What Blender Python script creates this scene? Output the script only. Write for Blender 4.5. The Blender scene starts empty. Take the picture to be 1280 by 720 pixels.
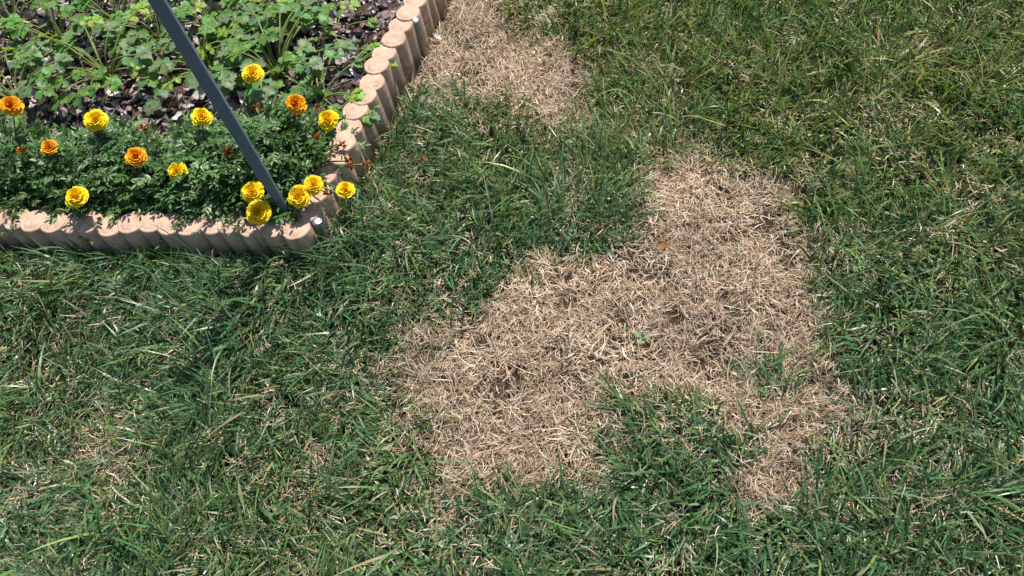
import bpy, math, random
import numpy as np
from mathutils import Vector, Matrix

# ------------------------------------------------------------------ camera
F_PX, PITCH, ROLL, CAM_H = 1023.0, math.radians(57.0), math.radians(14.5), 1.42
_R0 = np.array([1.0, 0, 0]); _U0 = np.array([0, math.sin(PITCH), math.cos(PITCH)])
_F = np.array([0, math.cos(PITCH), -math.sin(PITCH)])
_r = math.cos(ROLL) * _R0 - math.sin(ROLL) * _U0
_u = math.sin(ROLL) * _R0 + math.cos(ROLL) * _U0
_C = np.array([0, 0, CAM_H])
scene = bpy.context.scene
cam_data = bpy.data.cameras.new('camera')
cam_data.sensor_fit = 'HORIZONTAL'; cam_data.sensor_width = 36.0
cam_data.lens = 36.0 * F_PX / 1280.0
cam_data.clip_start = 0.02; cam_data.clip_end = 500.0
cam = bpy.data.objects.new('camera', cam_data)
scene.collection.objects.link(cam)
M = Matrix.Identity(4)
for i in range(3):
    M[i][0] = _r[i]; M[i][1] = _u[i]; M[i][2] = -_F[i]; M[i][3] = _C[i]
cam.matrix_world = M
scene.camera = cam

# ------------------------------------------------------------------ light
SUN_AZ, SUN_EL = math.radians(48.0), math.radians(62.0)      # azimuth from +X towards +Y
world = bpy.data.worlds.new('World'); scene.world = world
world.use_nodes = True
wn = world.node_tree.nodes; wl = world.node_tree.links
sky = wn.new('ShaderNodeTexSky'); sky.sky_type = 'NISHITA'; sky.sun_disc = False
sky.sun_elevation = SUN_EL; sky.sun_rotation = math.pi / 2 - SUN_AZ
wn['Background'].inputs['Strength'].default_value = 0.085
wl.new(sky.outputs[0], wn['Background'].inputs[0])
sd = bpy.data.lights.new('sun', 'SUN'); sd.energy = 4.8; sd.angle = math.radians(0.6)
sd.color = (1.0, 0.95, 0.87)
sun = bpy.data.objects.new('sun', sd); scene.collection.objects.link(sun)
_sv = Vector((math.cos(SUN_EL) * math.cos(SUN_AZ), math.cos(SUN_EL) * math.sin(SUN_AZ), math.sin(SUN_EL)))
sun.rotation_euler = _sv.to_track_quat('Z', 'Y').to_euler()
sun.location = _sv * 6
vs = scene.view_settings
vs.view_transform = 'Standard'; vs.look = 'None'; vs.exposure = 0.55; vs.gamma = 1.0
vs.use_curve_mapping = False
scene.render.film_transparent = False
scene.cycles.max_bounces = 8
scene.cycles.transmission_bounces = 4

# ------------------------------------------------------------------ helpers
rng = np.random.default_rng(11)
random.seed(5)
COL = scene.collection

def ground_at(x, y, z=0.0):
    """photo pixel -> point on the horizontal plane at height z"""
    x = np.asarray(x, float); y = np.asarray(y, float)
    d = _F * F_PX + np.multiply.outer(x - 640, _r) + np.multiply.outer(360 - y, _u)
    t = (z - CAM_H) / d[..., 2]
    return _C + d * t[..., None]

def link(name, me, mats=None, parent=None, label=None, cat=None, group=None, kind=None):
    o = bpy.data.objects.new(name, me); COL.objects.link(o)
    if mats and me is not None and len(me.materials) == 0:
        for m in (mats if isinstance(mats, (list, tuple)) else [mats]): me.materials.append(m)
    if parent is not None: o.parent = parent
    tag(o, label, cat, group, kind)
    return o

def tag(o, label=None, cat=None, group=None, kind=None):
    if label: o['label'] = label
    if cat: o['category'] = cat
    if group: o['group'] = group
    if kind: o['kind'] = kind

def thing(name, loc, label, cat, group=None, rz=0.0):
    o = bpy.data.objects.new(name, None); COL.objects.link(o)
    o.empty_display_size = 0.02
    o.location = loc; o.rotation_euler = (0, 0, rz)
    tag(o, label, cat, group)
    return o

def quad_mesh(name, verts, quads, cols=None, smooth=True):
    """big quad mesh from numpy arrays, optional point colours"""
    me = bpy.data.meshes.new(name)
    nv, nq = len(verts), len(quads)
    me.vertices.add(nv); me.vertices.foreach_set('co', np.ascontiguousarray(verts, np.float32).ravel())
    me.loops.add(nq * 4); me.loops.foreach_set('vertex_index', np.ascontiguousarray(quads, np.int32).ravel())
    me.polygons.add(nq)
    me.polygons.foreach_set('loop_start', np.arange(0, nq * 4, 4, dtype=np.int32))
    me.polygons.foreach_set('use_smooth', np.full(nq, smooth))
    me.update(calc_edges=True)
    if cols is not None: set_cols(me, cols)
    return me

def set_cols(me, cols):
    a = me.attributes.new('col', 'FLOAT_COLOR', 'POINT')
    c = np.ones((len(me.vertices), 4), np.float32); c[:, :3] = cols
    a.data.foreach_set('color', c.ravel())

class MB:
    """collects polygons, with a colour per vertex and a material per face"""
    def __init__(s): s.v = []; s.f = []; s.c = []; s.m = []
    def add(s, verts, faces, col=(1, 1, 1), mat=0, mx=None):
        o = len(s.v)
        for i, p in enumerate(verts):
            p = Vector(p)
            s.v.append(tuple(mx @ p) if mx is not None else tuple(p))
            s.c.append(col[i] if isinstance(col[0], (tuple, list)) else col)
        for f in faces: s.f.append([o + k for k in f]); s.m.append(mat)
    def tube(s, pts, rads, n=6, col=(1, 1, 1), mat=0, cap=True):
        pts = [Vector(p) for p in pts]; vs_ = []
        for i, p in enumerate(pts):
            d = (pts[min(i + 1, len(pts) - 1)] - pts[max(i - 1, 0)]).normalized()
            a = d.orthogonal().normalized() if abs(d.z) < 0.95 else Vector((1, 0, 0))
            a = (a - d * a.dot(d)).normalized()
            b = d.cross(a)
            for k in range(n):
                t = 2 * math.pi * k / n
                vs_.append(p + (a * math.cos(t) + b * math.sin(t)) * rads[i])
        fs = []
        for i in range(len(pts) - 1):
            for k in range(n):
                fs.append((i * n + k, i * n + (k + 1) % n, (i + 1) * n + (k + 1) % n, (i + 1) * n + k))
        if cap:
            fs.append(tuple(reversed(range(n)))); fs.append(tuple(range((len(pts) - 1) * n, len(pts) * n)))
        s.add(vs_, fs, col, mat)
    def mesh(s, name, smooth=True):
        me = bpy.data.meshes.new(name); me.from_pydata(s.v, [], s.f)
        me.polygons.foreach_set('material_index', s.m)
        me.polygons.foreach_set('use_smooth', [smooth] * len(s.f))
        me.update(); set_cols(me, np.array(s.c, np.float32))
        return me

class Noise:
    def __init__(s, seed, n=64):
        s.g = np.random.default_rng(seed).random((n, n)); s.n = n
    def __call__(s, x, y, scale):
        x = np.asarray(x) / scale + 1000.37; y = np.asarray(y) / scale + 1000.91
        xi = np.floor(x).astype(int); yi = np.floor(y).astype(int)
        fx = x - xi; fy = y - yi; fx = fx * fx * (3 - 2 * fx); fy = fy * fy * (3 - 2 * fy)
        n = s.n; g = s.g
        a = g[xi % n, yi % n]; b = g[(xi + 1) % n, yi % n]; c = g[xi % n, (yi + 1) % n]; d = g[(xi + 1) % n, (yi + 1) % n]
        return (a * (1 - fx) + b * fx) * (1 - fy) + (c * (1 - fx) + d * fx) * fy
NA, NB, NC, ND, NE = Noise(1), Noise(2), Noise(3), Noise(4), Noise(7)

def sstep(a, b, x):
    t = np.clip((x - a) / (b - a), 0, 1); return t * t * (3 - 2 * t)

def poly_sd(P, poly):
    """signed distance (positive inside) of points P (n,2) to a polygon (m,2)"""
    P = np.asarray(P, float); poly = np.asarray(poly, float)
    d = np.full(len(P), 1e9); ins = np.zeros(len(P), bool)
    for i in range(len(poly)):
        a = poly[i]; b = poly[(i + 1) % len(poly)]
        e = b - a; w = P - a
        t = np.clip((w @ e) / (e @ e), 0, 1)
        d = np.minimum(d, np.hypot(w[:, 0] - t * e[0], w[:, 1] - t * e[1]))
        c = (a[1] > P[:, 1]) != (b[1] > P[:, 1])
        ins ^= c & (P[:, 0] < (b[0] - a[0]) * (P[:, 1] - a[1]) / ((b[1] - a[1]) + 1e-12) + a[0])
    return np.where(ins, d, -d)

# ------------------------------------------------------------------ materials
def new_mat(name):
    m = bpy.data.materials.new(name); m.use_nodes = True
    nt = m.node_tree; b = nt.nodes['Principled BSDF']
    return m, nt, nt.nodes, nt.links, b

def leafy_mat(name, rough=0.5, spec=0.35, trans=0.35, tcol=(1.2, 1.15, 0.5), noise=0.25, nscale=180.0, sheen=0.0):
    """colour from the piece itself, some light let through"""
    m, nt, N, L, b = new_mat(name)
    at = N.new('ShaderNodeAttribute'); at.attribute_name = 'col'
    tc = N.new('ShaderNodeTexCoord')
    nz = N.new('ShaderNodeTexNoise'); nz.inputs['Scale'].default_value = nscale; nz.inputs['Detail'].default_value = 3
    L.new(tc.outputs['Object'], nz.inputs['Vector'])
    mr = N.new('ShaderNodeMapRange'); mr.inputs['From Min'].default_value = 0.25; mr.inputs['From Max'].default_value = 0.75
    mr.inputs['To Min'].default_value = 1 - noise; mr.inputs['To Max'].default_value = 1 + noise
    L.new(nz.outputs['Fac'], mr.inputs['Value'])
    vm = N.new('ShaderNodeVectorMath'); vm.operation = 'SCALE'
    L.new(at.outputs['Color'], vm.inputs[0]); L.new(mr.outputs['Result'], vm.inputs['Scale'])
    L.new(vm.outputs['Vector'], b.inputs['Base Color'])
    b.inputs['Roughness'].default_value = rough
    b.inputs['Specular IOR Level'].default_value = spec
    if trans > 0:
        tr = N.new('ShaderNodeBsdfTranslucent')
        tm = N.new('ShaderNodeVectorMath'); tm.operation = 'MULTIPLY'; tm.inputs[1].default_value = tcol
        L.new(vm.outputs['Vector'], tm.inputs[0]); L.new(tm.outputs['Vector'], tr.inputs['Color'])
        mx = N.new('ShaderNodeMixShader'); mx.inputs['Fac'].default_value = trans
        L.new(b.outputs[0], mx.inputs[1]); L.new(tr.outputs[0], mx.inputs[2])
        L.new(mx.outputs[0], N['Material Output'].inputs['Surface'])
    return m

M_GRASS = leafy_mat('green_grass', 0.38, 0.6, 0.30, noise=0.18, nscale=60)
M_STRAW = leafy_mat('dry_straw', 0.6, 0.3, 0.18, (1.0, 0.9, 0.7), noise=0.18, nscale=90)
M_LEAF = leafy_mat('herb_leaf', 0.48, 0.4, 0.38, (1.3, 1.3, 0.35), noise=0.22, nscale=120)
M_MARI = leafy_mat('marigold_foliage', 0.42, 0.45, 0.25, noise=0.2, nscale=150)
M_PETAL = leafy_mat('marigold_petal', 0.6, 0.2, 0.25, (1.1, 1.0, 0.6), noise=0.1, nscale=300)
M_CHIP = leafy_mat('mulch_chip', 0.75, 0.25, 0.0, noise=0.35, nscale=160)
M_DRYLEAF = leafy_mat('dry_leaf', 0.6, 0.3, 0.15, (1.1, 0.9, 0.6), noise=0.3, nscale=120)

def ramp(N, stops):
    r = N.new('ShaderNodeValToRGB')
    e = r.color_ramp.elements
    while len(e) < len(stops): e.new(0.5)
    for k, (p, c) in enumerate(stops):
        e[k].position = p; e[k].color = (*c, 1)
    return r

def soil_mat(name, cols, scale=40, bump=0.6):
    m, nt, N, L, b = new_mat(name)
    tc = N.new('ShaderNodeTexCoord')
    nz = N.new('ShaderNodeTexNoise'); nz.inputs['Scale'].default_value = scale; nz.inputs['Detail'].default_value = 8; nz.inputs['Roughness'].default_value = 0.65
    L.new(tc.outputs['Object'], nz.inputs['Vector'])
    r = ramp(N, cols); L.new(nz.outputs['Fac'], r.inputs['Fac'])
    n2 = N.new('ShaderNodeTexNoise'); n2.inputs['Scale'].default_value = scale * 5; n2.inputs['Detail'].default_value = 4
    L.new(tc.outputs['Object'], n2.inputs['Vector'])
    bp = N.new('ShaderNodeBump'); bp.inputs['Strength'].default_value = bump; bp.inputs['Distance'].default_value = 0.006
    L.new(n2.outputs['Fac'], bp.inputs['Height']); L.new(bp.outputs['Normal'], b.inputs['Normal'])
    b.inputs['Roughness'].default_value = 0.95; b.inputs['Specular IOR Level'].default_value = 0.15
    return m, N, L, b, r, tc

M_SOIL, _n, _l, _b, _rp, _t = soil_mat('bed_soil', [(0.3, (0.035, 0.022, 0.017)), (0.55, (0.075, 0.05, 0.04)), (0.75, (0.12, 0.085, 0.07))], 45)
_l.new(_rp.outputs[0], _b.inputs['Base Color'])

M_GROUND, _n, _l, _b, _rp, _t = soil_mat('lawn_soil', [(0.3, (0.03, 0.021, 0.014)), (0.55, (0.062, 0.045, 0.03)), (0.75, (0.11, 0.08, 0.053))], 60)
# far from the garden bed the sheet is closed turf
vl = _n.new('ShaderNodeVectorMath'); vl.operation = 'DISTANCE'; vl.inputs[1].default_value = (0, 1.3, 0)
_l.new(_t.outputs['Object'], vl.inputs[0])
mr = _n.new('ShaderNodeMapRange'); mr.inputs['From Min'].default_value = 2.2; mr.inputs['From Max'].default_value = 3.2
_l.new(vl.outputs['Value'], mr.inputs['Value'])
tz = _n.new('ShaderNodeTexNoise'); tz.inputs['Scale'].default_value = 30; tz.inputs['Detail'].default_value = 8; tz.inputs['Roughness'].default_value = 0.7
_l.new(_t.outputs['Object'], tz.inputs['Vector'])
rg = ramp(_n, [(0.3, (0.02, 0.045, 0.015)), (0.55, (0.05, 0.095, 0.03)), (0.8, (0.14, 0.15, 0.07))])
_l.new(tz.outputs['Fac'], rg.inputs['Fac'])
mxc = _n.new('ShaderNodeMix'); mxc.data_type = 'RGBA'
_l.new(mr.outputs['Result'], mxc.inputs[0]); _l.new(_rp.outputs[0], mxc.inputs[6]); _l.new(rg.outputs[0], mxc.inputs[7])
_l.new(mxc.outputs[2], _b.inputs['Base Color'])

def concrete_mat():
    m, nt, N, L, b = new_mat('tan_concrete')
    tc = N.new('ShaderNodeTexCoord'); oi = N.new('ShaderNodeObjectInfo'); geo = N.new('ShaderNodeNewGeometry')
    ofs = N.new('ShaderNodeVectorMath'); ofs.operation = 'ADD'
    sc = N.new('ShaderNodeVectorMath'); sc.operation = 'SCALE'; sc.inputs[0].default_value = (7, 5, 9)
    L.new(oi.outputs['Random'], sc.inputs['Scale'])
    L.new(tc.outputs['Object'], ofs.inputs[0]); L.new(sc.outputs[0], ofs.inputs[1])
    n1 = N.new('ShaderNodeTexNoise'); n1.inputs['Scale'].default_value = 35; n1.inputs['Detail'].default_value = 6; n1.inputs['Roughness'].default_value = 0.6
    n2 = N.new('ShaderNodeTexNoise'); n2.inputs['Scale'].default_value = 420; n2.inputs['Detail'].default_value = 3; n2.inputs['Roughness'].default_value = 0.7
    n3 = N.new('ShaderNodeTexVoronoi'); n3.inputs['Scale'].default_value = 230
    for n in (n1, n2, n3): L.new(ofs.outputs[0], n.inputs['Vector'])
    r1 = ramp(N, [(0.3, (0.43, 0.285, 0.205)), (0.55, (0.56, 0.395, 0.295)), (0.78, (0.65, 0.49, 0.385))])
    L.new(n1.outputs['Fac'], r1.inputs['Fac'])
    r2 = ramp(N, [(0.30, (0.62, 0.58, 0.55)), (0.5, (1, 1, 1)), (0.72, (1.22, 1.2, 1.2))])
    L.new(n2.outputs['Fac'], r2.inputs['Fac'])
    mu = N.new('ShaderNodeMix'); mu.data_type = 'RGBA'; mu.blend_type = 'MULTIPLY'; mu.inputs[0].default_value = 1
    L.new(r1.outputs[0], mu.inputs[6]); L.new(r2.outputs[0], mu.inputs[7])
    # dark pits
    pit = N.new('ShaderNodeMapRange'); pit.inputs['From Min'].default_value = 0.06; pit.inputs['From Max'].default_value = 0.2
    pit.inputs['To Min'].default_value = 0.35; pit.inputs['To Max'].default_value = 1.0
    L.new(n3.outputs['Distance'], pit.inputs['Value'])
    # splashed soil and algae on the lower part
    sx = N.new('ShaderNodeSeparateXYZ'); L.new(geo.outputs['Position'], sx.inputs[0])
    n4 = N.new('ShaderNodeTexNoise'); n4.inputs['Scale'].default_value = 60; n4.inputs['Detail'].default_value = 5
    L.new(geo.outputs['Position'], n4.inputs['Vector'])
    ad = N.new('ShaderNodeMath'); ad.operation = 'MULTIPLY_ADD'; ad.inputs[1].default_value = -0.10
    L.new(n4.outputs['Fac'], ad.inputs[0]); L.new(sx.outputs['Z'], ad.inputs[2])
    st = N.new('ShaderNodeMapRange'); st.inputs['From Min'].default_value = -0.03; st.inputs['From Max'].default_value = 0.035
    st.inputs['To Min'].default_value = 0.75; st.inputs['To Max'].default_value = 0.0
    L.new(ad.outputs[0], st.inputs['Value'])
    mx = N.new('ShaderNodeMix'); mx.data_type = 'RGBA'; mx.inputs[7].default_value = (0.17, 0.135, 0.065, 1)
    L.new(st.outputs['Result'], mx.inputs[0]); L.new(mu.outputs[2], mx.inputs[6])
    pm = N.new('ShaderNodeVectorMath'); pm.operation = 'SCALE'
    L.new(mx.outputs[2], pm.inputs[0]); L.new(pit.outputs['Result'], pm.inputs['Scale'])
    L.new(pm.outputs[0], b.inputs['Base Color'])
    hs = N.new('ShaderNodeMath'); hs.operation = 'MULTIPLY_ADD'; hs.inputs[1].default_value = 0.5
    L.new(pit.outputs['Result'], hs.inputs[0]); L.new(n2.outputs['Fac'], hs.inputs[2])
    bp = N.new('ShaderNodeBump'); bp.inputs['Strength'].default_value = 0.7; bp.inputs['Distance'].default_value = 0.0025
    L.new(hs.outputs[0], bp.inputs['Height']); L.new(bp.outputs['Normal'], b.inputs['Normal'])
    b.inputs['Roughness'].default_value = 0.92; b.inputs['Specular IOR Level'].default_value = 0.2
    return m
M_CONC = concrete_mat()

def metal_mat(name, c1, c2, metallic, rough):
    m, nt, N, L, b = new_mat(name)
    tc = N.new('ShaderNodeTexCoord')
    nz = N.new('ShaderNodeTexNoise'); nz.inputs['Scale'].default_value = 90; nz.inputs['Detail'].default_value = 5
    L.new(tc.outputs['Object'], nz.inputs['Vector'])
    r = ramp(N, [(0.35, c1), (0.65, c2)]); L.new(nz.outputs['Fac'], r.inputs['Fac'])
    L.new(r.outputs[0], b.inputs['Base Color'])
    b.inputs['Metallic'].default_value = metallic; b.inputs['Roughness'].default_value = rough
    bp = N.new('ShaderNodeBump'); bp.inputs['Strength'].default_value = 0.15; bp.inputs['Distance'].default_value = 0.001
    L.new(nz.outputs['Fac'], bp.inputs['Height']); L.new(bp.outputs['Normal'], b.inputs['Normal'])
    return m
M_GALV = metal_mat('galvanised_shaft', (0.17, 0.20, 0.18), (0.27, 0.30, 0.28), 0.7, 0.5)
M_HEAD = metal_mat('hammered_head', (0.45, 0.50, 0.55), (0.62, 0.66, 0.70), 0.75, 0.35)
M_POST = metal_mat('slate_paint', (0.10, 0.125, 0.185), (0.13, 0.16, 0.22), 0.0, 0.42)

# ------------------------------------------------------------------ layout of the bed and the dead patches
LOG_R, LOG_H, BED_Z = 0.0305, 0.125, 0.088
corner = ground_at(369.5, 284, LOG_H)[:2]
far_pt = ground_at(512, 8, LOG_H)[:2]
d_right = (far_pt - corner) / np.linalg.norm(far_pt - corner)
front_pt = ground_at(313, 284, LOG_H)[:2]
d_front = (front_pt - corner) / np.linalg.norm(front_pt - corner)
d_front = np.array([math.cos(math.radians(160)), math.sin(math.radians(160))])
PITCH_LOG = 0.0475
END_R = corner + d_right * 2.1
END_F = corner + d_front * 2.0
bed_poly = np.array([corner, END_R, END_R + d_front * 2.0, END_F])

def gpoly(pts):
    pts = np.array(pts, float); return ground_at(pts[:, 0], pts[:, 1], 0.0)[:, :2]
patch_far = gpoly([(490, 132), (505, 92), (535, 40), (560, -20), (592, -25), (600, 12), (632, 40), (668, 52), (702, 74),
                   (722, 100), (724, 126), (704, 142), (676, 150), (652, 134), (612, 128), (566, 126)])
patch_big = gpoly([(806, 222), (850, 208), (900, 222), (950, 236), (1000, 262), (1022, 320), (1012, 400), (985, 450), (930, 455), (915, 490),
                   (880, 506), (835, 500), (790, 492), (758, 500), (768, 548), (758, 598), (708, 624), (632, 624),
                   (580, 608), (540, 568), (510, 520), (502, 485), (532, 448), (566, 408), (604, 384), (640, 366), (680, 342), (716, 326),
                   (760, 322), (790, 302), (796, 262)])
patch_low = gpoly([(1015, 492), (975, 502), (950, 516), (932, 545), (915, 588), (920, 618), (955, 626), (1015, 605), (1045, 545)])
# px, py, radius px, strength: thin (+) or lush (-) spots in the turf
spots = [(820, 190, 70, 0.45), (560, 640, 45, 0.55), (640, 640, 35, 0.4), (380, 600, 50, 0.35), (505, 415, 50, 0.45), (540, 350, 30, 0.2), (560, 380, 40, 0.25),
         (450, 500, 40, 0.35), (700, 20, 60, 0.25), (740, 150, 50, 0.3), (680, 160, 40, 0.2), (850, 640, 50, 0.25), (460, 620, 60, 0.2),
         (960, 475, 34, -0.9), (890, 545, 32, -0.35), (800, 620, 30, 0.25), (815, 560, 60, -0.35), (650, 250, 100, -0.6), (840, 90, 80, -0.15), (360, 380, 60, -0.3), (650, 680, 70, -0.4), (960, 300, 16, -0.35),
         (500, 190, 60, -0.5), (590, 320, 40, -0.25), (1150, 560, 60, 0.35), (1120, 160, 70, 0.3), (160, 560, 80, 0.25), (1180, 330, 80, -0.3), (100, 420, 60, -0.3)]
_sg = [(ground_at(a, b)[:2], r_ / 605.0, s_) for a, b, r_, s_ in spots]

def fields(P):
    x, y = P[:, 0], P[:, 1]
    wob = (NA(x, y, 0.09) - 0.5) * 0.10 + (NB(x, y, 0.03) - 0.5) * 0.07
    s = np.maximum(np.maximum(poly_sd(P, patch_far), poly_sd(P, patch_big)), poly_sd(P, patch_low)) + wob
    d = sstep(-0.07, 0.035, s)
    e = (NC(x, y, 0.16) - 0.5) * 0.35
    for c, r_, a in _sg:
        e = e + a * np.exp(-((x - c[0]) ** 2 + (y - c[1]) ** 2) / (r_ * r_) * 1.2)
    return np.clip(d + e * (1 - d * 0.75), 0, 1), s

def height(x, y):
    P = np.stack([np.ravel(x), np.ravel(y)], -1)
    ax = P[:, 0] - corner[0]; ay = P[:, 1] - corner[1]
    n_f = np.array([d_front[1], -d_front[0]]); n_f = n_f if n_f[1] < 0 else -n_f
    dist = np.abs(ax * n_f[0] + ay * n_f[1]); along = np.maximum(ax * -d_front[0] + ay * -d_front[1], 0)
    rise = (0.042 * np.exp(-(dist / 0.2) ** 2) * np.exp(-(along / 0.16) ** 2)).reshape(np.shape(x))
    return rise + (NA(x + 3, y, 0.35) - 0.5) * 0.018 + (NB(x, y + 5, 0.09) - 0.5) * 0.008

# ------------------------------------------------------------------ ground sheet
def axis(c):
    fine = np.arange(-2.6, 2.601, 0.05)
    out = np.array([3, 3.6, 4.5, 6, 9, 14, 22, 40, 80, 160.0])
    return np.concatenate([-out[::-1], fine, out]) + c
gx, gy = axis(0.0), axis(1.3)
GX, GY = np.meshgrid(gx, gy, indexing='ij')
GZ = np.where((abs(GX) < 2.7) & (abs(GY - 1.3) < 2.7), height(GX.ravel(), GY.ravel()).reshape(GX.shape), 0.0)
V = np.stack([GX, GY, GZ], -1).reshape(-1, 3)
ny = len(gy); I = np.arange(len(gx) - 1)[:, None] * ny + np.arange(ny - 1)[None, :]
Q = np.stack([I, I + ny, I + ny + 1, I + 1], -1).reshape(-1, 4)
link('ground', quad_mesh('ground', V, Q), M_GROUND, kind='structure')

# raised bed soil, a closed slab filling the bed up to just below the log tops
def bed():
    n1, n2 = 90, 90
    u = np.linspace(0.0, 2.0, n1); w = np.linspace(0.0, 2.0, n2)
    U, W = np.meshgrid(u, w, indexing='ij')
    X = corner[0] + d_right[0] * U + d_front[0] * W; Y = corner[1] + d_right[1] * U + d_front[1] * W
    Z = BED_Z + (NA(X, Y, 0.14) - 0.5) * 0.022 + (NB(X, Y, 0.045) - 0.5) * 0.012
    V = np.stack([X, Y, Z], -1).reshape(-1, 3)
    I = np.arange(n1 - 1)[:, None] * n2 + np.arange(n2 - 1)[None, :]
    Q = np.stack([I, I + n2, I + n2 + 1, I + 1], -1).reshape(-1, 4)
    # skirt
    ring = list(range(0, n1 * n2, n2)) + list(range((n1 - 1) * n2 + 1, n1 * n2)) + list(range((n1 - 1) * n2 - 1, 0, -n2)) + list(range(n2 - 2, 0, -1))
    low = V[ring].copy(); low[:, 2] = -0.03
    o = len(V); k = len(ring)
    S = np.array([[ring[i], o + i, o + (i + 1) % k, ring[(i + 1) % k]] for i in range(k)])
    return quad_mesh('soil', np.vstack([V, low]), np.vstack([Q, S]))
link('soil', bed(), M_SOIL, kind='structure')

def bed_z(x, y):
    return BED_Z + (NA(x, y, 0.14) - 0.5) * 0.022 + (NB(x, y, 0.045) - 0.5) * 0.012

# ------------------------------------------------------------------ log edging
def log_mesh(seed):
    r = random.Random(seed); n = 36
    # profile: radius, height, outer wall up over a rounded lip, a shallow ring groove in the top
    prof = [(1.0, -0.05), (1.0, 0.02), (1.0, 0.06), (1.0, 0.095), (1.0, LOG_H - 0.006), (0.985, LOG_H - 0.0025), (0.95, LOG_H), (0.80, LOG_H),
            (0.775, LOG_H - 0.0005), (0.735, LOG_H - 0.0005), (0.71, LOG_H + 0.0002), (0.40, LOG_H + 0.0004), (0.15, LOG_H + 0.0004)]
    ph = [r.random() * 6.28 for _ in range(6)]
    vs_, fs = [], []
    for (pr, z) in prof:
        for k in range(n):
            t = 2 * math.pi * k / n
            w = 1 + 0.012 * math.sin(3 * t + ph[0]) + 0.01 * math.sin(7 * t + ph[1] + z * 20) + 0.006 * math.sin(13 * t + ph[2])
            zz = z + (0.0008 * math.sin(2 * t + ph[3]) if z > 0.1 else 0)
            vs_.append((LOG_R * pr * w * math.cos(t), LOG_R * pr * w * math.sin(t), zz))
    m = len(prof)
    for i in range(m - 1):
        for k in range(n):
            fs.append((i * n + k, i * n + (k + 1) % n, (i + 1) * n + (k + 1) % n, (i + 1) * n + k))
    vs_.append((0, 0, LOG_H + 0.0004)); c = len(vs_) - 1
    for k in range(n): fs.append(((m - 1) * n + k, (m - 1) * n + (k + 1) % n, c))
    me = bpy.data.meshes.new('log'); me.from_pydata(vs_, [], fs)
    me.polygons.foreach_set('use_smooth', [True] * len(fs)); me.update()
    me.materials.append(M_CONC)
    return me
log_meshes = [log_mesh(k) for k in range(6)]
_cyc = [0.0, 0.0024, -0.0022, 0.0012, -0.0012, 0.0034, -0.003]
log_pts = []
def edging(start, d, i0, i1, label, phase):
    p0 = start + d * PITCH_LOG * i0
    t = thing('log_edging', (p0[0], p0[1], 0), label, 'edging', 'log roll edging round the flower bed')
    nrm = np.array([d[1], -d[0]])
    for i in range(i0, i1):
        off = nrm * (0.004 * math.sin(i * 1.7 + phase) + 0.004 * math.sin(i * 0.45))
        p = start + d * PITCH_LOG * i + off
        o = link('log', log_meshes[(i * 5 + int(phase)) % 6], None, t)
        o.location = (p[0] - p0[0], p[1] - p0[1], _cyc[(i + int(phase)) % 7])
        o.rotation_euler = (random.uniform(-.02, .02), random.uniform(-.02, .02), random.uniform(0, 6.28))
        log_pts.append(p)
    return t
N_STAKE = 13
edging(corner, d_right, 0, N_STAKE, 'tan concrete log edging along the lawn, running between the two metal stakes', 0)
edging(corner, d_right, N_STAKE, 36, 'tan concrete log edging past the stake that stands by the bare brown turf', 3)
edging(corner + d_front * 0.003, d_front, 1, 38, 'tan concrete log edging with shaded front, leading off from the slate post at the corner', 2)
log_pts = np.array(log_pts)

# ------------------------------------------------------------------ grass
def strips(root, L, W, az, e0, drop, curl, twist, S, cols, zmin=None, tip=0.08, belly=0.35):
    """n curved ribbons as one vertex/quad/colour set"""
    n = len(root); ds = (L / S)
    p = root.copy(); V = np.empty((n, S + 1, 2, 3), np.float32); Cc = np.empty((n, S + 1, 2, 3), np.float32)
    for k in range(S + 1):
        s = k / S
        a = az + curl * s; e = e0 - drop * s
        w = W * 0.5 * np.where(s < belly, 0.65 + 0.35 * s / belly, 1 - (1 - tip) * ((s - belly) / (1 - belly)) ** 1.6)
        ca, sa = np.cos(a), np.sin(a)
        tw = twist * (0.3 + s)
        d = np.stack([np.cos(e) * ca, np.cos(e) * sa, np.sin(e)], -1)
        side = np.stack([-sa, ca, np.zeros(n)], -1)
        up = np.cross(d, side)
        sv = side * np.cos(tw)[:, None] + up * np.sin(tw)[:, None]
        V[:, k, 0] = p - sv * w[:, None]; V[:, k, 1] = p + sv * w[:, None]
        Cc[:, k, 0] = Cc[:, k, 1] = cols
        p = p + d * ds[:, None]
        if zmin is not None:
            p[:, 2] = np.maximum(p[:, 2], zmin)
    b = (np.arange(n) * (S + 1) * 2)[:, None] + (np.arange(S) * 2)[None, :]
    Q = np.stack([b, b + 1, b + 3, b + 2], -1).reshape(-1, 4)
    return V.reshape(-1, 3), Q, Cc.reshape(-1, 3)

def join(parts):
    o = 0; Vs, Qs, Cs = [], [], []
    for v, q, c in parts: Vs.append(v); Qs.append(q + o); Cs.append(c); o += len(v)
    return np.vstack(Vs), np.vstack(Qs), np.vstack(Cs)

view_poly = gpoly([(-60, -60), (1340, -60), (1340, 790), (-60, 790)])

def scatter(dens_in, dens_out):
    """roots over the lawn: dense where the photograph looks, thinner round about"""
    x0, x1, y0, y1 = -2.1, 2.1, -0.25, 3.1
    n = int((x1 - x0) * (y1 - y0) * dens_in)
    P = np.stack([rng.uniform(x0, x1, n), rng.uniform(y0, y1, n)], -1)
    inside = poly_sd(P, view_poly) > 0
    P = P[inside | (rng.random(n) < dens_out / dens_in)]
    P = P[poly_sd(P, bed_poly) < -LOG_R - 0.002]
    return P

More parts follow.
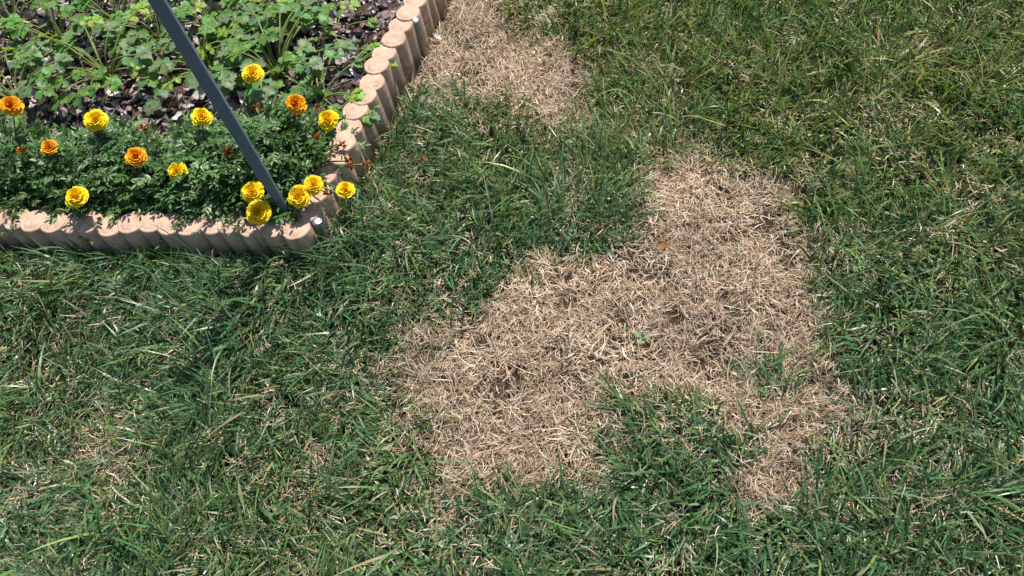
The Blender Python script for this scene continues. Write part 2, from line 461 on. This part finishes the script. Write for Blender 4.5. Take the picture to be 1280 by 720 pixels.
def near_edge(P):
    """outward distance from the bed's edge and outward direction"""
    a = P - corner
    out = np.full(len(P), 9.0); az = np.zeros(len(P))
    for d, nn in ((d_right, np.array([d_right[1], -d_right[0]])), (d_front, np.array([-d_front[1], d_front[0]]))):
        if nn @ (bed_poly.mean(0) - corner) > 0: nn = -nn
        dist = a @ nn; t = a @ d
        ok = (t > -0.1) & (dist > 0)
        dd = np.where(ok, dist, 9.0)
        az = np.where(dd < out, math.atan2(nn[1], nn[0]), az); out = np.minimum(out, dd)
    return out, az

def palette(n, cols, probs):
    c = np.array(cols)[rng.choice(len(cols), n, p=np.array(probs) / sum(probs))]
    return c * rng.lognormal(0, 0.16, (n, 1)) * rng.normal(1, 0.05, (n, 3))

# green blades
P = scatter(29000, 13000)
dead, sdist = fields(P)
keep = rng.random(len(P)) < np.clip((1 - dead) ** 1.1, 0.0, 1) * (0.6 + 0.6 * NE(P[:, 0], P[:, 1], 0.06)) + 0.004
P = P[keep]; dead = dead[keep]
x, y = P[:, 0], P[:, 1]; n = len(P)
ed, eaz = near_edge(P)
lush = 1 - dead
flow = NA(x, y, 0.22) * 9.0 + NB(x, y, 0.07) * 5.0
az = flow + rng.normal(0, 1.0, n)
clump = NE(x + 7, y, 0.05)
L = np.clip(rng.lognormal(math.log(0.051), 0.36, n), 0.018, 0.13) * (0.62 + 0.45 * lush) * (0.75 + 0.55 * clump)
L *= 1 + 0.35 * np.exp(-ed / 0.04)
m = ed < 0.05
az[m] = eaz[m] + rng.normal(0, 0.9, m.sum())
e0 = np.clip(rng.normal(0.92, 0.32, n), 0.2, 1.5)
drop = np.clip(rng.normal(0.7, 0.5, n), -0.1, 2.0)
W = np.clip(rng.normal(0.0037, 0.0010, n), 0.0016, 0.0066) * (0.85 + 0.2 * lush)
far_out = poly_sd(P, view_poly) < -0.05
W[far_out] *= 1.35; L[far_out] *= 1.1
cols = palette(n, [(0.042, 0.105, 0.046), (0.070, 0.155, 0.064), (0.105, 0.200, 0.082), (0.145, 0.220, 0.062), (0.19, 0.25, 0.165), (0.29, 0.27, 0.16)], [0.25, 0.27, 0.21, 0.09, 0.13, 0.05])
# the far right of the lawn is a warmer, yellower green
warm = np.clip(sstep(-0.1, 1.1, x + 0.9 * (y - 0.95)) * 0.9 + (NC(x, y, 0.3) - 0.5) * 0.6, 0, 1)[:, None]
cols = cols * (1 - warm) + cols * np.array([1.38, 1.08, 0.70]) * warm
# blades dying back at the rim of the patches turn straw yellow
yel = rng.random(n) < 0.06 + 0.5 * dead
cols = cols * np.array([1.08, 1.13, 1.06])
cols[yel] = cols[yel] * 0.45 + np.array([0.26, 0.21, 0.10]) * 0.55 * rng.lognormal(0, .2, (yel.sum(), 1))
root = np.stack([x, y, height(x, y) - 0.003], -1)
gA = strips(root, L, W, az, e0, drop, rng.normal(0, 0.3, n), rng.normal(0, 0.7, n), 5, cols, zmin=root[:, 2] + 0.006 + rng.random(n) * 0.012)
v, q, c = gA
TRI = len(q) * 2
link('lawn_grass', quad_mesh('lawn_grass', v, q, c), M_GRASS, label='green lawn grass growing round the dead brown patches', cat='grass', kind='stuff')

# dead straw: matted thatch in the patches, a little of it between the green blades
P = scatter(95000, 14000)
dead, sdist = fields(P)
hole = NE(P[:, 0] + 2, P[:, 1] + 9, 0.035)
keep = rng.random(len(P)) < (0.30 + 0.70 * sstep(0.10, 0.65, dead)) * (0.22 + 0.78 * sstep(0.15, 0.5, hole)) * (0.6 + 0.5 * NC(P[:, 0] + 6, P[:, 1], 0.09))
P = P[keep]; dead = dead[keep]; x, y = P[:, 0], P[:, 1]; n = len(P)
ed, eaz = near_edge(P)
az = NB(x, y, 0.08) * 12 + rng.normal(0, 1.25, n)
m = ed < 0.03; az[m] = eaz[m] + rng.normal(0, 1.0, m.sum())
L = np.clip(rng.lognormal(math.log(0.024), 0.40, n), 0.009, 0.065)
stand = rng.random(n)
e0 = np.where(stand < 0.30, rng.uniform(0.5, 1.3, n), rng.uniform(-0.05, 0.55, n))
drop = np.where(stand < 0.30, rng.normal(1.1, 0.6, n), rng.normal(0.3, 0.45, n))
W = np.clip(rng.normal(0.0015, 0.0005, n), 0.0007, 0.0030)
cols = palette(n, [(0.53, 0.405, 0.29), (0.42, 0.31, 0.21), (0.66, 0.55, 0.43), (0.24, 0.165, 0.11), (0.48, 0.36, 0.19)], [0.34, 0.23, 0.27, 0.11, 0.05])
wc = (NC(x + 4, y + 1, 0.12))[:, None]
cols = cols * (0.80 + 0.38 * wc)
lift = rng.random(n) ** 1.6 * 0.026 * (0.25 + NE(x, y, 0.045))
root = np.stack([x, y, height(x, y) + lift], -1)
gB = strips(root, L, W, az, e0, drop, rng.normal(0, 0.8, n), rng.normal(0, 0.7, n), 3, cols, zmin=root[:, 2] + rng.random(n) * 0.003, tip=0.35)
v, q, c = gB
TRI += len(q) * 2
link('dead_grass', quad_mesh('dead_grass', v, q, c), M_STRAW, label='matted dead tan grass in the bare brown lawn patches', cat='dead grass', kind='stuff')

# ------------------------------------------------------------------ mulch
def mulch():
    n = 17000
    a = rng.uniform(0.026, 1.95, n); b = rng.uniform(0.026, 1.75, n)
    x = corner[0] + d_right[0] * a + d_front[0] * b; y = corner[1] + d_right[1] * a + d_front[1] * b
    vis = poly_sd(np.stack([x, y], -1), view_poly) > -0.1
    k = vis | (rng.random(n) < 0.5); x, y = x[k], y[k]; n = len(x)
    z = bed_z(x, y) + rng.random(n) ** 1.5 * 0.014
    r = np.clip(rng.lognormal(math.log(0.0085), 0.45, n), 0.003, 0.02)
    cols = palette(n, [(0.25, 0.205, 0.205), (0.15, 0.11, 0.105), (0.38, 0.33, 0.335), (0.075, 0.05, 0.045), (0.50, 0.45, 0.45), (0.25, 0.15, 0.11)], [.3, .24, .20, .13, .08, .05])
    # irregular curled chip: 3 x 2 quads
    az = rng.uniform(0, 6.28, n); tl = rng.normal(0, 0.45, n); t2 = rng.normal(0, 0.45, n); cu = rng.normal(0, 0.5, n)
    gu = np.array([-1, -0.35, 0.35, 1.0]); gv = np.array([-1, 0, 1.0])
    V = np.empty((n, 4, 3, 3), np.float32)
    asp = rng.uniform(0.4, 0.95, n)
    for i in range(4):
        for j in range(3):
            w = 1 - 0.55 * abs(gu[i]) ** 2 * rng.uniform(0.2, 1.1, n)
            uu = r * (gu[i] * rng.uniform(0.8, 1.2, n)); vv = r * asp * gv[j] * w * rng.uniform(0.75, 1.2, n)
            ww = cu * r * (gv[j] ** 2 - 0.5) + 0.3 * cu * r * gu[i] ** 2 + r * rng.normal(0, 0.06, n)
            X = uu * np.cos(tl) - ww * np.sin(tl); Z = uu * np.sin(tl) + ww * np.cos(tl)
            Y = vv * np.cos(t2) - Z * np.sin(t2); Z = vv * np.sin(t2) + Z * np.cos(t2)
            V[:, i, j, 0] = x + X * np.cos(az) - Y * np.sin(az); V[:, i, j, 1] = y + X * np.sin(az) + Y * np.cos(az); V[:, i, j, 2] = z + Z + 0.002
    b0 = np.arange(n) * 12
    Q = np.concatenate([np.stack([b0 + i * 3 + j, b0 + (i + 1) * 3 + j, b0 + (i + 1) * 3 + j + 1, b0 + i * 3 + j + 1], -1) for i in range(3) for j in range(2)])
    return quad_mesh('mulch', V.reshape(-1, 3), Q, np.repeat(cols, 12, 0), smooth=False)
link('mulch', mulch(), M_CHIP, label='grey brown shredded leaf mulch covering the flower bed', cat='mulch', kind='stuff')

# ------------------------------------------------------------------ stakes and post
def stake(px, py, ztop, rad, rhead, label, lean):
    p = ground_at(px, py, ztop)
    t = thing('metal_stake', (p[0], p[1], 0), label, 'stake', 'stakes pinning the log edging')
    b = MB()
    prof = []
    for k in range(15): z = -0.08 + (ztop + 0.074) * k / 14; prof.append(((lean[0] * (ztop - z), lean[1] * (ztop - z), z), rad * (0.25 if k == 0 else 1.0) * (1 + 0.05 * (k % 2))))
    b.tube([q for q, _ in prof], [r_ for _, r_ in prof], 14)
    link('shaft', b.mesh('shaft'), M_GALV, t)
    h = MB()
    h.tube([(0, 0, ztop - 0.008), (0, 0, ztop - 0.006), (0, 0, ztop - 0.0015), (0, 0, ztop), (0.0004, 0, ztop + 0.0006)],
           [rad * 1.05, rhead, rhead * 1.02, rhead * 0.93, rhead * 0.5], 18)
    link('head', h.mesh('head'), M_HEAD, t)
stake(396, 276, 0.132, 0.0066, 0.0094, 'grey metal stake with bright head pinning the corner logs beside yellow marigolds', (0.0, 0.0))
stake(518.5, 24.2, 0.138, 0.0066, 0.0080, 'grey metal stake against the logs beside the bare brown turf strip', (0.0, 0.0))

pb = ground_at(361, 271, 0.10)
b = MB()
secs = [(-0.12, 0.002, 0.0015), (0.05, 0.0045, 0.0035), (0.10, 0.006, 0.0045), (0.16, 0.0085, 0.0062), (0.24, 0.0110, 0.0075), (0.40, 0.0115, 0.0078), (0.80, 0.0115, 0.0078), (0.803, 0.0105, 0.0068)]
vs_, fs = [], []
for z, w, h in secs:
    ch = min(w, h) * 0.25
    for (sx, sy) in ((w - ch, -h), (w, -h + ch), (w, h - ch), (w - ch, h), (-w + ch, h), (-w, h - ch), (-w, -h + ch), (-w + ch, -h)): vs_.append((sx, sy, z))
for i in range(len(secs) - 1):
    for k in range(8): fs.append((i * 8 + k, i * 8 + (k + 1) % 8, (i + 1) * 8 + (k + 1) % 8, (i + 1) * 8 + k))
fs.append(tuple(reversed(range(8)))); fs.append(tuple(range(len(vs_) - 8, len(vs_))))
b.add(vs_, fs)
post = link('garden_post', b.mesh('garden_post', smooth=False), M_POST, label='flat slate blue metal post standing in the bed corner behind the logs', cat='post')
post.location = (pb[0], pb[1], 0); post.rotation_euler = (0, 0, math.radians(2))

# ------------------------------------------------------------------ leaves
HALF = [(0.0, 0.02), (0.10, 0.14), (0.20, 0.36), (0.27, 0.44), (0.31, 0.28), (0.42, 0.40), (0.52, 0.50), (0.57, 0.33), (0.68, 0.34), (0.76, 0.36), (0.80, 0.20), (0.90, 0.15), (1.0, 0.0)]
def leaflet(mb, mx, size, col, fold=0.25, curl=0.5, wid=1.0, rnd=random, half=HALF, mat=0):
    vs_, fs, cs = [], [], []
    ph = rnd.uniform(0, 6); k1 = rnd.uniform(0.85, 1.15)
    for i, (t, w) in enumerate(half):
        zc = -curl * t * t * size * 0.5
        for s in (-1, 0, 1):
            ww = w * wid * size * (k1 if s > 0 else 2 - k1)
            vs_.append((s * ww, (t + (0.06 * abs(s) * (1 if w > .3 else 0))) * size, zc + abs(s) * (fold * ww + 0.03 * size * math.sin(t * 14 + ph + s))))
            f = 1.18 if s == 0 else 0.94
            cs.append(tuple(c * f for c in col))
    for i in range(len(half) - 1):
        a = i * 3
        fs += [(a, a + 1, a + 4, a + 3), (a + 1, a + 2, a + 5, a + 4)]
    mb.add(vs_, fs, cs, mat, mx)

def herb_leaf(seed, L, rise, out, nleaf, size, col, stemcol):
    """stalk arching out from the plant's base, lobed leaflets at its end"""
    r = random.Random(seed); mb = MB()
    pts = []
    for k in range(7):
        s = k / 6; pts.append(Vector((out * L * s ** 1.3, 0.02 * L * math.sin(s * 5 + seed), rise * L * (s - 0.32 * s * s * (1 + out)))))
    mb.tube(pts, [0.0030 - 0.0017 * k / 6 for k in range(7)], 6, stemcol)
    end = pts[-1]; d = (pts[-1] - pts[-2]).normalized()
    yaw = math.atan2(d.y, d.x); el = math.asin(max(-1, min(1, d.z))) * 0.5
    def frame(o, ang, pit):
        return Matrix.Translation(o) @ Matrix.Rotation(yaw + ang - math.pi / 2, 4, 'Z') @ Matrix.Rotation(pit, 4, 'X') @ Matrix.Rotation(r.uniform(-.35, .35), 4, 'Y')
    cv = lambda: tuple(c * r.uniform(0.8, 1.25) for c in col)
    leaflet(mb, frame(end, r.uniform(-.15, .15), el - 0.15), size * 1.15, cv(), rnd=r, wid=1.05)
    for s in (-1, 1):
        leaflet(mb, frame(end - d * 0.002, s * r.uniform(0.95, 1.25), el - 0.1 + r.uniform(-.2, .2)), size, cv(), rnd=r)
    if nleaf > 3:
        b2 = pts[-2]
        for s in (-1, 1):
            leaflet(mb, frame(b2, s * r.uniform(1.0, 1.35), el + r.uniform(-.3, .2)), size * 0.85, cv(), rnd=r)
    return mb.mesh('leaf')
GRN = (0.105, 0.235, 0.048); BLU = (0.135, 0.245, 0.095); YEL = (0.21, 0.32, 0.035); STEM = (0.26, 0.31, 0.10)
tall_leaves = [herb_leaf(k, 0.17 + 0.012 * (k % 4), 0.95 - 0.06 * (k % 3), 0.35 + 0.12 * (k % 4), 5 if k % 2 else 3, 0.027 + 0.003 * (k % 3), [GRN, BLU, GRN, YEL, BLU, GRN][k % 6], STEM) for k in range(8)]
low_leaves = [herb_leaf(40 + k, 0.10 + 0.012 * (k % 3), 0.55, 0.75 + 0.08 * (k % 3), 3 if k % 3 else 5, 0.021 + 0.003 * (k % 3), [GRN, YEL, BLU, GRN, GRN][k % 5], STEM) for k in range(6)]
for me in tall_leaves + low_leaves: me.materials.append(M_LEAF)

def herb(px, py, n, kind, scale, label, group, bias=None):
    p = ground_at(px, py, BED_Z); z = float(bed_z(p[0], p[1]))
    t = thing('leafy_herb', (p[0], p[1], z - 0.004), label, 'plant', group)
    src = tall_leaves if kind == 'tall' else low_leaves
    for k in range(n):
        a = 2.4 * k + random.uniform(-.4, .4)
        if bias is not None: a = bias[0] + random.uniform(-bias[1], bias[1])
        o = link('leaf', random.choice(src), None, t)
        o.rotation_euler = (random.uniform(-.12, .12), random.uniform(-.2, .12), a)
        s = scale * random.uniform(0.75, 1.2)
        o.scale = (s, s, s * random.uniform(0.8, 1.1))
        o.location = (0.008 * math.cos(a), 0.008 * math.sin(a), 0)
    return t
G1 = 'leafy herbs growing in the mulch'
herb(352, 98, 34, 'tall', 1.0, 'large bunched green herb with a clump of thick pale stalks behind the orange marigold', G1)
herb(318, 62, 24, 'tall', 0.8, 'leafy green herb directly behind the tallest yellow bloom, beside the thick stalked herb', G1)
herb(386, 30, 18, 'tall', 0.68, 'leafy green herb at the back of the bed beside open mulch', G1)
herb(350, 30, 22, 'tall', 0.75, 'dense leafy herb filling the gap behind the thick stalked one', G1)
herb(402, 124, 16, 'low', 1.0, 'low lobed leafy herb sprawling in mulch between marigolds and log edging', G1)
herb(436, 92, 7, 'low', 0.9, 'small dark leafy sprig leaning over the log tops from the mulch', G1, bias=(0.2, 0.8))
herb(414, 152, 8, 'low', 0.9, 'light green leafy sprig spilling onto the log tops beside a yellow marigold', G1, bias=(0.2, 0.9))
herb(396, 84, 12, 'low', 1.0, 'low sparse leafy herb with open mulch all round', G1)
herb(418, 40, 7, 'low', 0.9, 'small leafy herb alone in open mulch nearest the far logs', G1)
for k, (a, b_, n_, s_) in enumerate([(262, 92, 26, 0.95), (205, 50, 22, 0.85), (268, 32, 20, 0.8), (140, 100, 26, 0.95), (84, 60, 22, 0.9), (28, 130, 24, 0.95), (150, 28, 20, 0.85), (-40, 80, 20, 0.9), (20, 40, 20, 0.9)]):
    herb(a, b_, n_, 'tall', s_, 'leafy green herb in the row behind the front marigolds', 'herbs in the back row')

# ------------------------------------------------------------------ marigolds
def petal(mb, mx, L, W, col_in, col_out, cup, r):
    vs_, cs = [], []
    nt, nw = 4, 5
    ph = r.uniform(0, 6)
    for i in range(nt):
        t = i / (nt - 1)
        w = W * (0.35 + 0.65 * math.sin(min(1, t * 1.15) * math.pi / 2))
        for j in range(nw):
            s = j / (nw - 1) * 2 - 1
            notch = -0.10 * L * (1 if t > 0.9 else 0) * (abs(s) ** 2) + (0.05 * L * math.cos(s * 6 + ph) if t > 0.6 else 0)
            vs_.append((s * w * 0.5, t * L + notch, cup * L * t * t + 0.10 * L * t * math.sin(s * 5 + ph)))
            cs.append(tuple(a * (1 - t) + b_ * t for a, b_ in zip(col_in, col_out)))
    fs = [(i * nw + j, i * nw + j + 1, (i + 1) * nw + j + 1, (i + 1) * nw + j) for i in range(nt - 1) for j in range(nw - 1)]
    mb.add(vs_, fs, cs, 0, mx)

YO, YI = (0.90, 0.75, 0.02), (0.86, 0.50, 0.006)
OO, OI = (0.90, 0.50, 0.012), (0.62, 0.10, 0.004)
def flower_mesh(seed, R, outc, inc, rings=6):
    r = random.Random(seed); mb = MB()
    for q in range(rings):
        f = q / (rings - 1)                       # 0 outer ring .. 1 centre
        npet = max(4, round(13 - 8 * f))
        el = -0.12 + 1.25 * f                     # outer petals lie flat, inner ones stand
        rad = R * (0.30 * (1 - f) + 0.02); LL = R * (0.78 - 0.36 * f)
        z0 = R * (0.05 + 0.30 * f)
        for k in range(npet):
            a = 2 * math.pi * (k + 0.5 * (q % 2)) / npet + r.uniform(-.16, .16)
            mx = Matrix.Rotation(a, 4, 'Z') @ Matrix.Translation((0, rad, z0 + r.uniform(-.03, .03) * R)) @ Matrix.Rotation(el + r.uniform(-.15, .15), 4, 'X') @ Matrix.Rotation(r.uniform(-.3, .3), 4, 'Y')
            g = r.uniform(0.85, 1.1)
            ci = tuple(x_ * g for x_ in inc); co = tuple((o_ * (1 - 0.45 * f) + i_ * 0.45 * f) * g for o_, i_ in zip(outc, inc))
            petal(mb, mx, LL * r.uniform(0.9, 1.1), R * (0.66 - 0.22 * f) * r.uniform(0.85, 1.15), ci, co, -0.10 + 0.30 * f, r)
    return mb.mesh('flower_head')
def calyx_mesh(R):
    mb = MB()
    mb.tube([(0, 0, -0.55 * R), (0, 0, -0.40 * R), (0, 0, -0.1 * R), (0, 0, 0.08 * R)], [0.10 * R, 0.24 * R, 0.34 * R, 0.30 * R], 10, (0.07, 0.13, 0.04))
    return mb.mesh('calyx')
def spent_mesh(seed, R):
    r = random.Random(seed); mb = MB()
    for k in range(22):
        a = r.uniform(0, 6.28); el = r.uniform(0.1, 1.4)
        mx = Matrix.Rotation(a, 4, 'Z') @ Matrix.Translation((0, 0.2 * R, 0)) @ Matrix.Rotation(el, 4, 'X') @ Matrix.Rotation(r.uniform(-1, 1), 4, 'Y')
        g = r.uniform(0.5, 1.1)
        petal(mb, mx, R * r.uniform(.7, 1.1), R * r.uniform(.25, .5), (0.28 * g, 0.07 * g, 0.012 * g), (0.52 * g, 0.19 * g, 0.03 * g), r.uniform(-.4, .5), r)
    return mb.mesh('spent_flower')
R_F = 0.0225
yellow = [flower_mesh(k, R_F, YO, YI) for k in range(4)]
orange = [flower_mesh(20 + k, R_F, OO, OI) for k in range(2)]
spent = [spent_mesh(k, 0.010) for k in range(3)]
cal = calyx_mesh(R_F)
for me in yellow + orange: me.materials.append(M_PETAL)
for me in spent: me.materials.append(M_DRYLEAF)
cal.materials.append(M_MARI)
LANCE = [(0.0, 0.03), (0.2, 0.10), (0.45, 0.15), (0.7, 0.11), (1.0, 0.0)]

def marigold_foliage(seed, base, spread, n, zlo, zhi):
    r = random.Random(seed); mb = MB()
    for k in range(n):
        a = r.uniform(0, 6.28); rr = math.sqrt(r.random())
        o = Vector((spread[0] * rr * math.cos(a), spread[1] * rr * math.sin(a), 0))
        sd = poly_sd([(base.x + o.x, base.y + o.y)], bed_poly)[0]
        if sd < r.uniform(-0.015, 0.06): continue
        dome = 1 - rr * rr * 0.4
        o.z = (zlo + (max(zlo + 0.004, min(zhi, 0.045 + 1.0 * (sd - 0.03))) - zlo) * r.random() ** 0.7) * dome
        yaw = r.uniform(0, 6.28); pit = r.uniform(-0.3, 1.2)
        Lr = r.uniform(0.032, 0.056)
        fr = Matrix.Translation(o) @ Matrix.Rotation(yaw - math.pi / 2, 4, 'Z') @ Matrix.Rotation(pit, 4, 'X')
        g = r.uniform(0.6, 1.45); col = (0.065 * g, 0.145 * g, 0.040 * g) if r.random() < .7 else (0.14 * g, 0.215 * g, 0.09 * g)
        pts = [fr @ Vector((0, Lr * t, -0.25 * Lr * t * t)) for t in (0, .35, .7, 1)]
        mb.tube(pts, [0.0011, 0.0009, 0.0007, 0.0004], 3, tuple(c * 1.3 for c in col), cap=False)
        for q in range(6):
            t = 0.15 + 0.14 * q
            for s in (-1, 1):
                mx = fr @ Matrix.Translation((0, Lr * t, -0.25 * Lr * t * t)) @ Matrix.Rotation(-s * r.uniform(.75, 1.05), 4, 'Z') @ Matrix.Rotation(r.uniform(-.5, .3), 4, 'X') @ Matrix.Rotation(r.uniform(-.5, .5), 4, 'Y')
                leaflet(mb, mx, r.uniform(0.011, 0.019) * (1.1 - 0.5 * abs(t - .45)), col, 0.3, 0.4, 1.35, r, LANCE)
        mx = fr @ Matrix.Translation((0, Lr, -0.25 * Lr))
        leaflet(mb, mx, 0.016, col, 0.3, 0.4, 1.35, r, LANCE)
    # woody stems from the crown
    for k in range(14):
        a = r.uniform(0, 6.28); rr = r.uniform(.3, .9)
        e = Vector((spread[0] * .8 * rr * math.cos(a), spread[1] * .8 * rr * math.sin(a), zhi * (1 - rr * rr * .55) * r.uniform(.5, .9)))
        if poly_sd([(base.x + e.x, base.y + e.y)], bed_poly)[0] < 0.07: continue
        mb.tube([Vector((0, 0, -0.01)), e * 0.45 + Vector((0, 0, 0.02)), e], [0.003, 0.002, 0.0012], 5, (0.10, 0.10, 0.035))
    return mb.mesh('foliage')

def marigold(px, py, spread, n, zhi, flowers, label, seed):
    p = ground_at(px, py, BED_Z); bz = float(bed_z(p[0], p[1])); base = Vector((p[0], p[1], bz))
    t = thing('marigold_plant', base, label, 'marigold', 'marigolds along the edging')
    link('foliage', marigold_foliage(seed, base, spread, n, 0.015, zhi), M_MARI, t, kind='stuff')
    for i, (fx, fy, fz, kind, size) in enumerate(flowers):
        q = Vector(ground_at(fx, fy, fz)) - base
        src = {'y': yellow, 'o': orange, 's': spent}[kind]
        me = src[i % len(src)]
        f = link('spent_flower' if kind == 's' else 'flower_head', me, None, t)
        if kind == 'o': f['label'] = 'orange marigold bloom with yellow petal rims'
        f.location = q; f.scale = (size,) * 3
        tocam = Vector(_C) - (base + q); tl = 0.42 if kind != 's' else random.uniform(0.2, 1.1)
        up = Vector((0, 0, 1)) * (1 - tl) + tocam.normalized() * tl + Vector((random.uniform(-.2, .2), random.uniform(-.2, .2), 0))
        qt = up.to_track_quat('Z', 'Y'); f.rotation_mode = 'QUATERNION'; f.rotation_quaternion = qt
        if kind != 's':
            c = link('calyx', cal, None, f)
            low = q - up.normalized() * R_F * 0.5 * size
        else:
            low = q - up.normalized() * 0.002
        mb = MB()
        e = low; s0 = Vector((e.x * 0.25, e.y * 0.25, 0.0))
        mid = s0.lerp(e, 0.6) + Vector((0, 0, 0.015)); 
        if (base + e).z > BED_Z + .02: mid.z = max(mid.z, min(e.z + 0.01, 0.05))
        pts = [s0, s0.lerp(mid, .5) + Vector((0, 0, .008)), mid, mid.lerp(e, .6), e]
        mb.tube(pts, [0.0022, 0.0019, 0.0017, 0.0017, 0.0019], 6, (0.10, 0.16, 0.05))
        link('stem', mb.mesh('stem'), M_MARI, t)
    return t
marigold(360, 226, (0.165, 0.15), 1000, 0.12, [
    (370, 130, 0.235, 'o', 0.92), (410, 150, 0.225, 'y', 0.92), (374, 245, 0.172, 'y', 1.02), (392, 231, 0.178, 'y', 0.86), (432, 237, 0.135, 'y', 0.82),
    (397, 172, 0.20, 's', 1.0), (428, 181, 0.14, 's', 1.0), (436, 201, 0.145, 's', 1.0), (439, 208, 0.14, 's', 1.0), (457, 206, 0.115, 's', 1.1), (411, 243, 0.15, 's', 1.1),
    (323, 136, 0.21, 's', 1.3), (398, 134, 0.20, 's', 0.8)],
    'bushy marigold with one orange bloom among yellow ones, reaching over the log edging', 3)
marigold(262, 236, (0.125, 0.13), 600, 0.11, [
    (316, 92, 0.25, 'y', 0.95), (316, 240, 0.18, 'y', 0.98), (323, 265, 0.175, 'y', 1.08), (252, 146, 0.24, 'y', 0.9), (222, 214, 0.2, 'y', 0.85), (285, 190, 0.21, 's', 1.2)],
    'all yellow marigold leaning on the front logs beside the slate post', 8)
marigold(142, 236, (0.13, 0.13), 600, 0.11, [(120, 150, 0.24, 'y', 1.0), (170, 196, 0.21, 'o', 0.9), (96, 246, 0.19, 'y', 1.05), (180, 160, 0.22, 's', 1.2)],
    'marigold with one orange and two yellow blooms further along the front logs', 12)
marigold(22, 236, (0.13, 0.13), 560, 0.11, [(14, 132, 0.25, 'o', 1.0), (62, 184, 0.21, 'o', 0.8), (28, 190, 0.22, 's', 1.2)],
    'marigold with two orange blooms and no yellow ones', 16)

# ------------------------------------------------------------------ small things on the lawn
def zl(p): return float(height(np.array([p[0]]), np.array([p[1]]))[0])
# clover seedling in the big patch
p = ground_at(802, 425, 0.015)
t = thing('clover_sprout', (p[0], p[1], zl(p)), 'tiny bright green clover sprout alone in the large dead patch', 'weed')
for k in range(3):
    mb = MB()
    leaflet(mb, Matrix.Rotation(k * 2.1 + 0.4, 4, 'Z') @ Matrix.Translation((0, 0.002, 0.024)) @ Matrix.Rotation(0.1, 4, 'X'), 0.013, (0.12, 0.26, 0.09), 0.15, 0.2, 1.0, random, [(0, .05), (.3, .32), (.6, .46), (.85, .40), (.97, .2), (.93, 0)])
    link('leaflet', mb.mesh('leaflet'), M_LEAF, t)
mb = MB(); mb.tube([(0, 0, -.004), (0.002, 0, .012), (0, 0, .0235)], [.0009, .0008, .0008], 5, (0.14, 0.22, 0.08)); link('stem', mb.mesh('stem'), M_LEAF, t)

def fallen(px, py, size, col, rz, z, label):
    p = ground_at(px, py, z); mb = MB()
    leaflet(mb, Matrix.Rotation(0.15, 4, 'X'), size, col, 0.45, -0.6, 0.9, random.Random(int(px)), [(0, .03), (.15, .18), (.35, .34), (.55, .38), (.75, .28), (.9, .12), (1, 0)])
    mb.tube([(0, 0.1 * size, 0), (0.0, -0.15 * size, 0.002), (0.002, -0.35 * size, 0.004)], [.0007, .0007, .0006], 4, tuple(c * .7 for c in col))
    o = link('fallen_leaf', mb.mesh('fallen_leaf'), M_DRYLEAF, label=label, cat='leaf', group='dry leaves on the lawn')
    o.location = p; o.rotation_euler = (random.uniform(-.3, .3), random.uniform(-.3, .3), rz)
fallen(820, 308, 0.026, (0.26, 0.12, 0.05), -1.9, 0.028, 'small rust brown curled leaf lying on the large dead patch')
fallen(716, 333, 0.020, (0.20, 0.095, 0.06), 2.4, 0.024, 'tiny reddish dry leaf at the grassy rim of the large dead patch')
fallen(537, 201, 0.022, (0.17, 0.085, 0.05), 0.7, 0.04, 'dark brown curled leaf caught in green grass near the logs')
fallen(541, 272, 0.016, (0.30, 0.15, 0.08), -0.6, 0.038, 'little orange brown leaf scrap on thick green grass')
fallen(553, 50, 0.026, (0.40, 0.36, 0.35), 1.0, 0.022, 'pale grey dead leaf on the brown turf strip by the logs')

# weed tuft at the foot of the logs
p = ground_at(523, 83, 0.015)
t = thing('weed_tuft', (p[0], p[1], zl(p)), 'small yellow green weed growing at the foot of the logs', 'weed')
for k in range(9):
    mb = MB(); a = k * 0.7
    leaflet(mb, Matrix.Rotation(a, 4, 'Z') @ Matrix.Rotation(random.uniform(.3, 1.1), 4, 'X'), random.uniform(.014, .024), (0.17, 0.25, 0.05), .2, .5, .8, random, LANCE)
    link('leaf', mb.mesh('leaf'), M_LEAF, t)
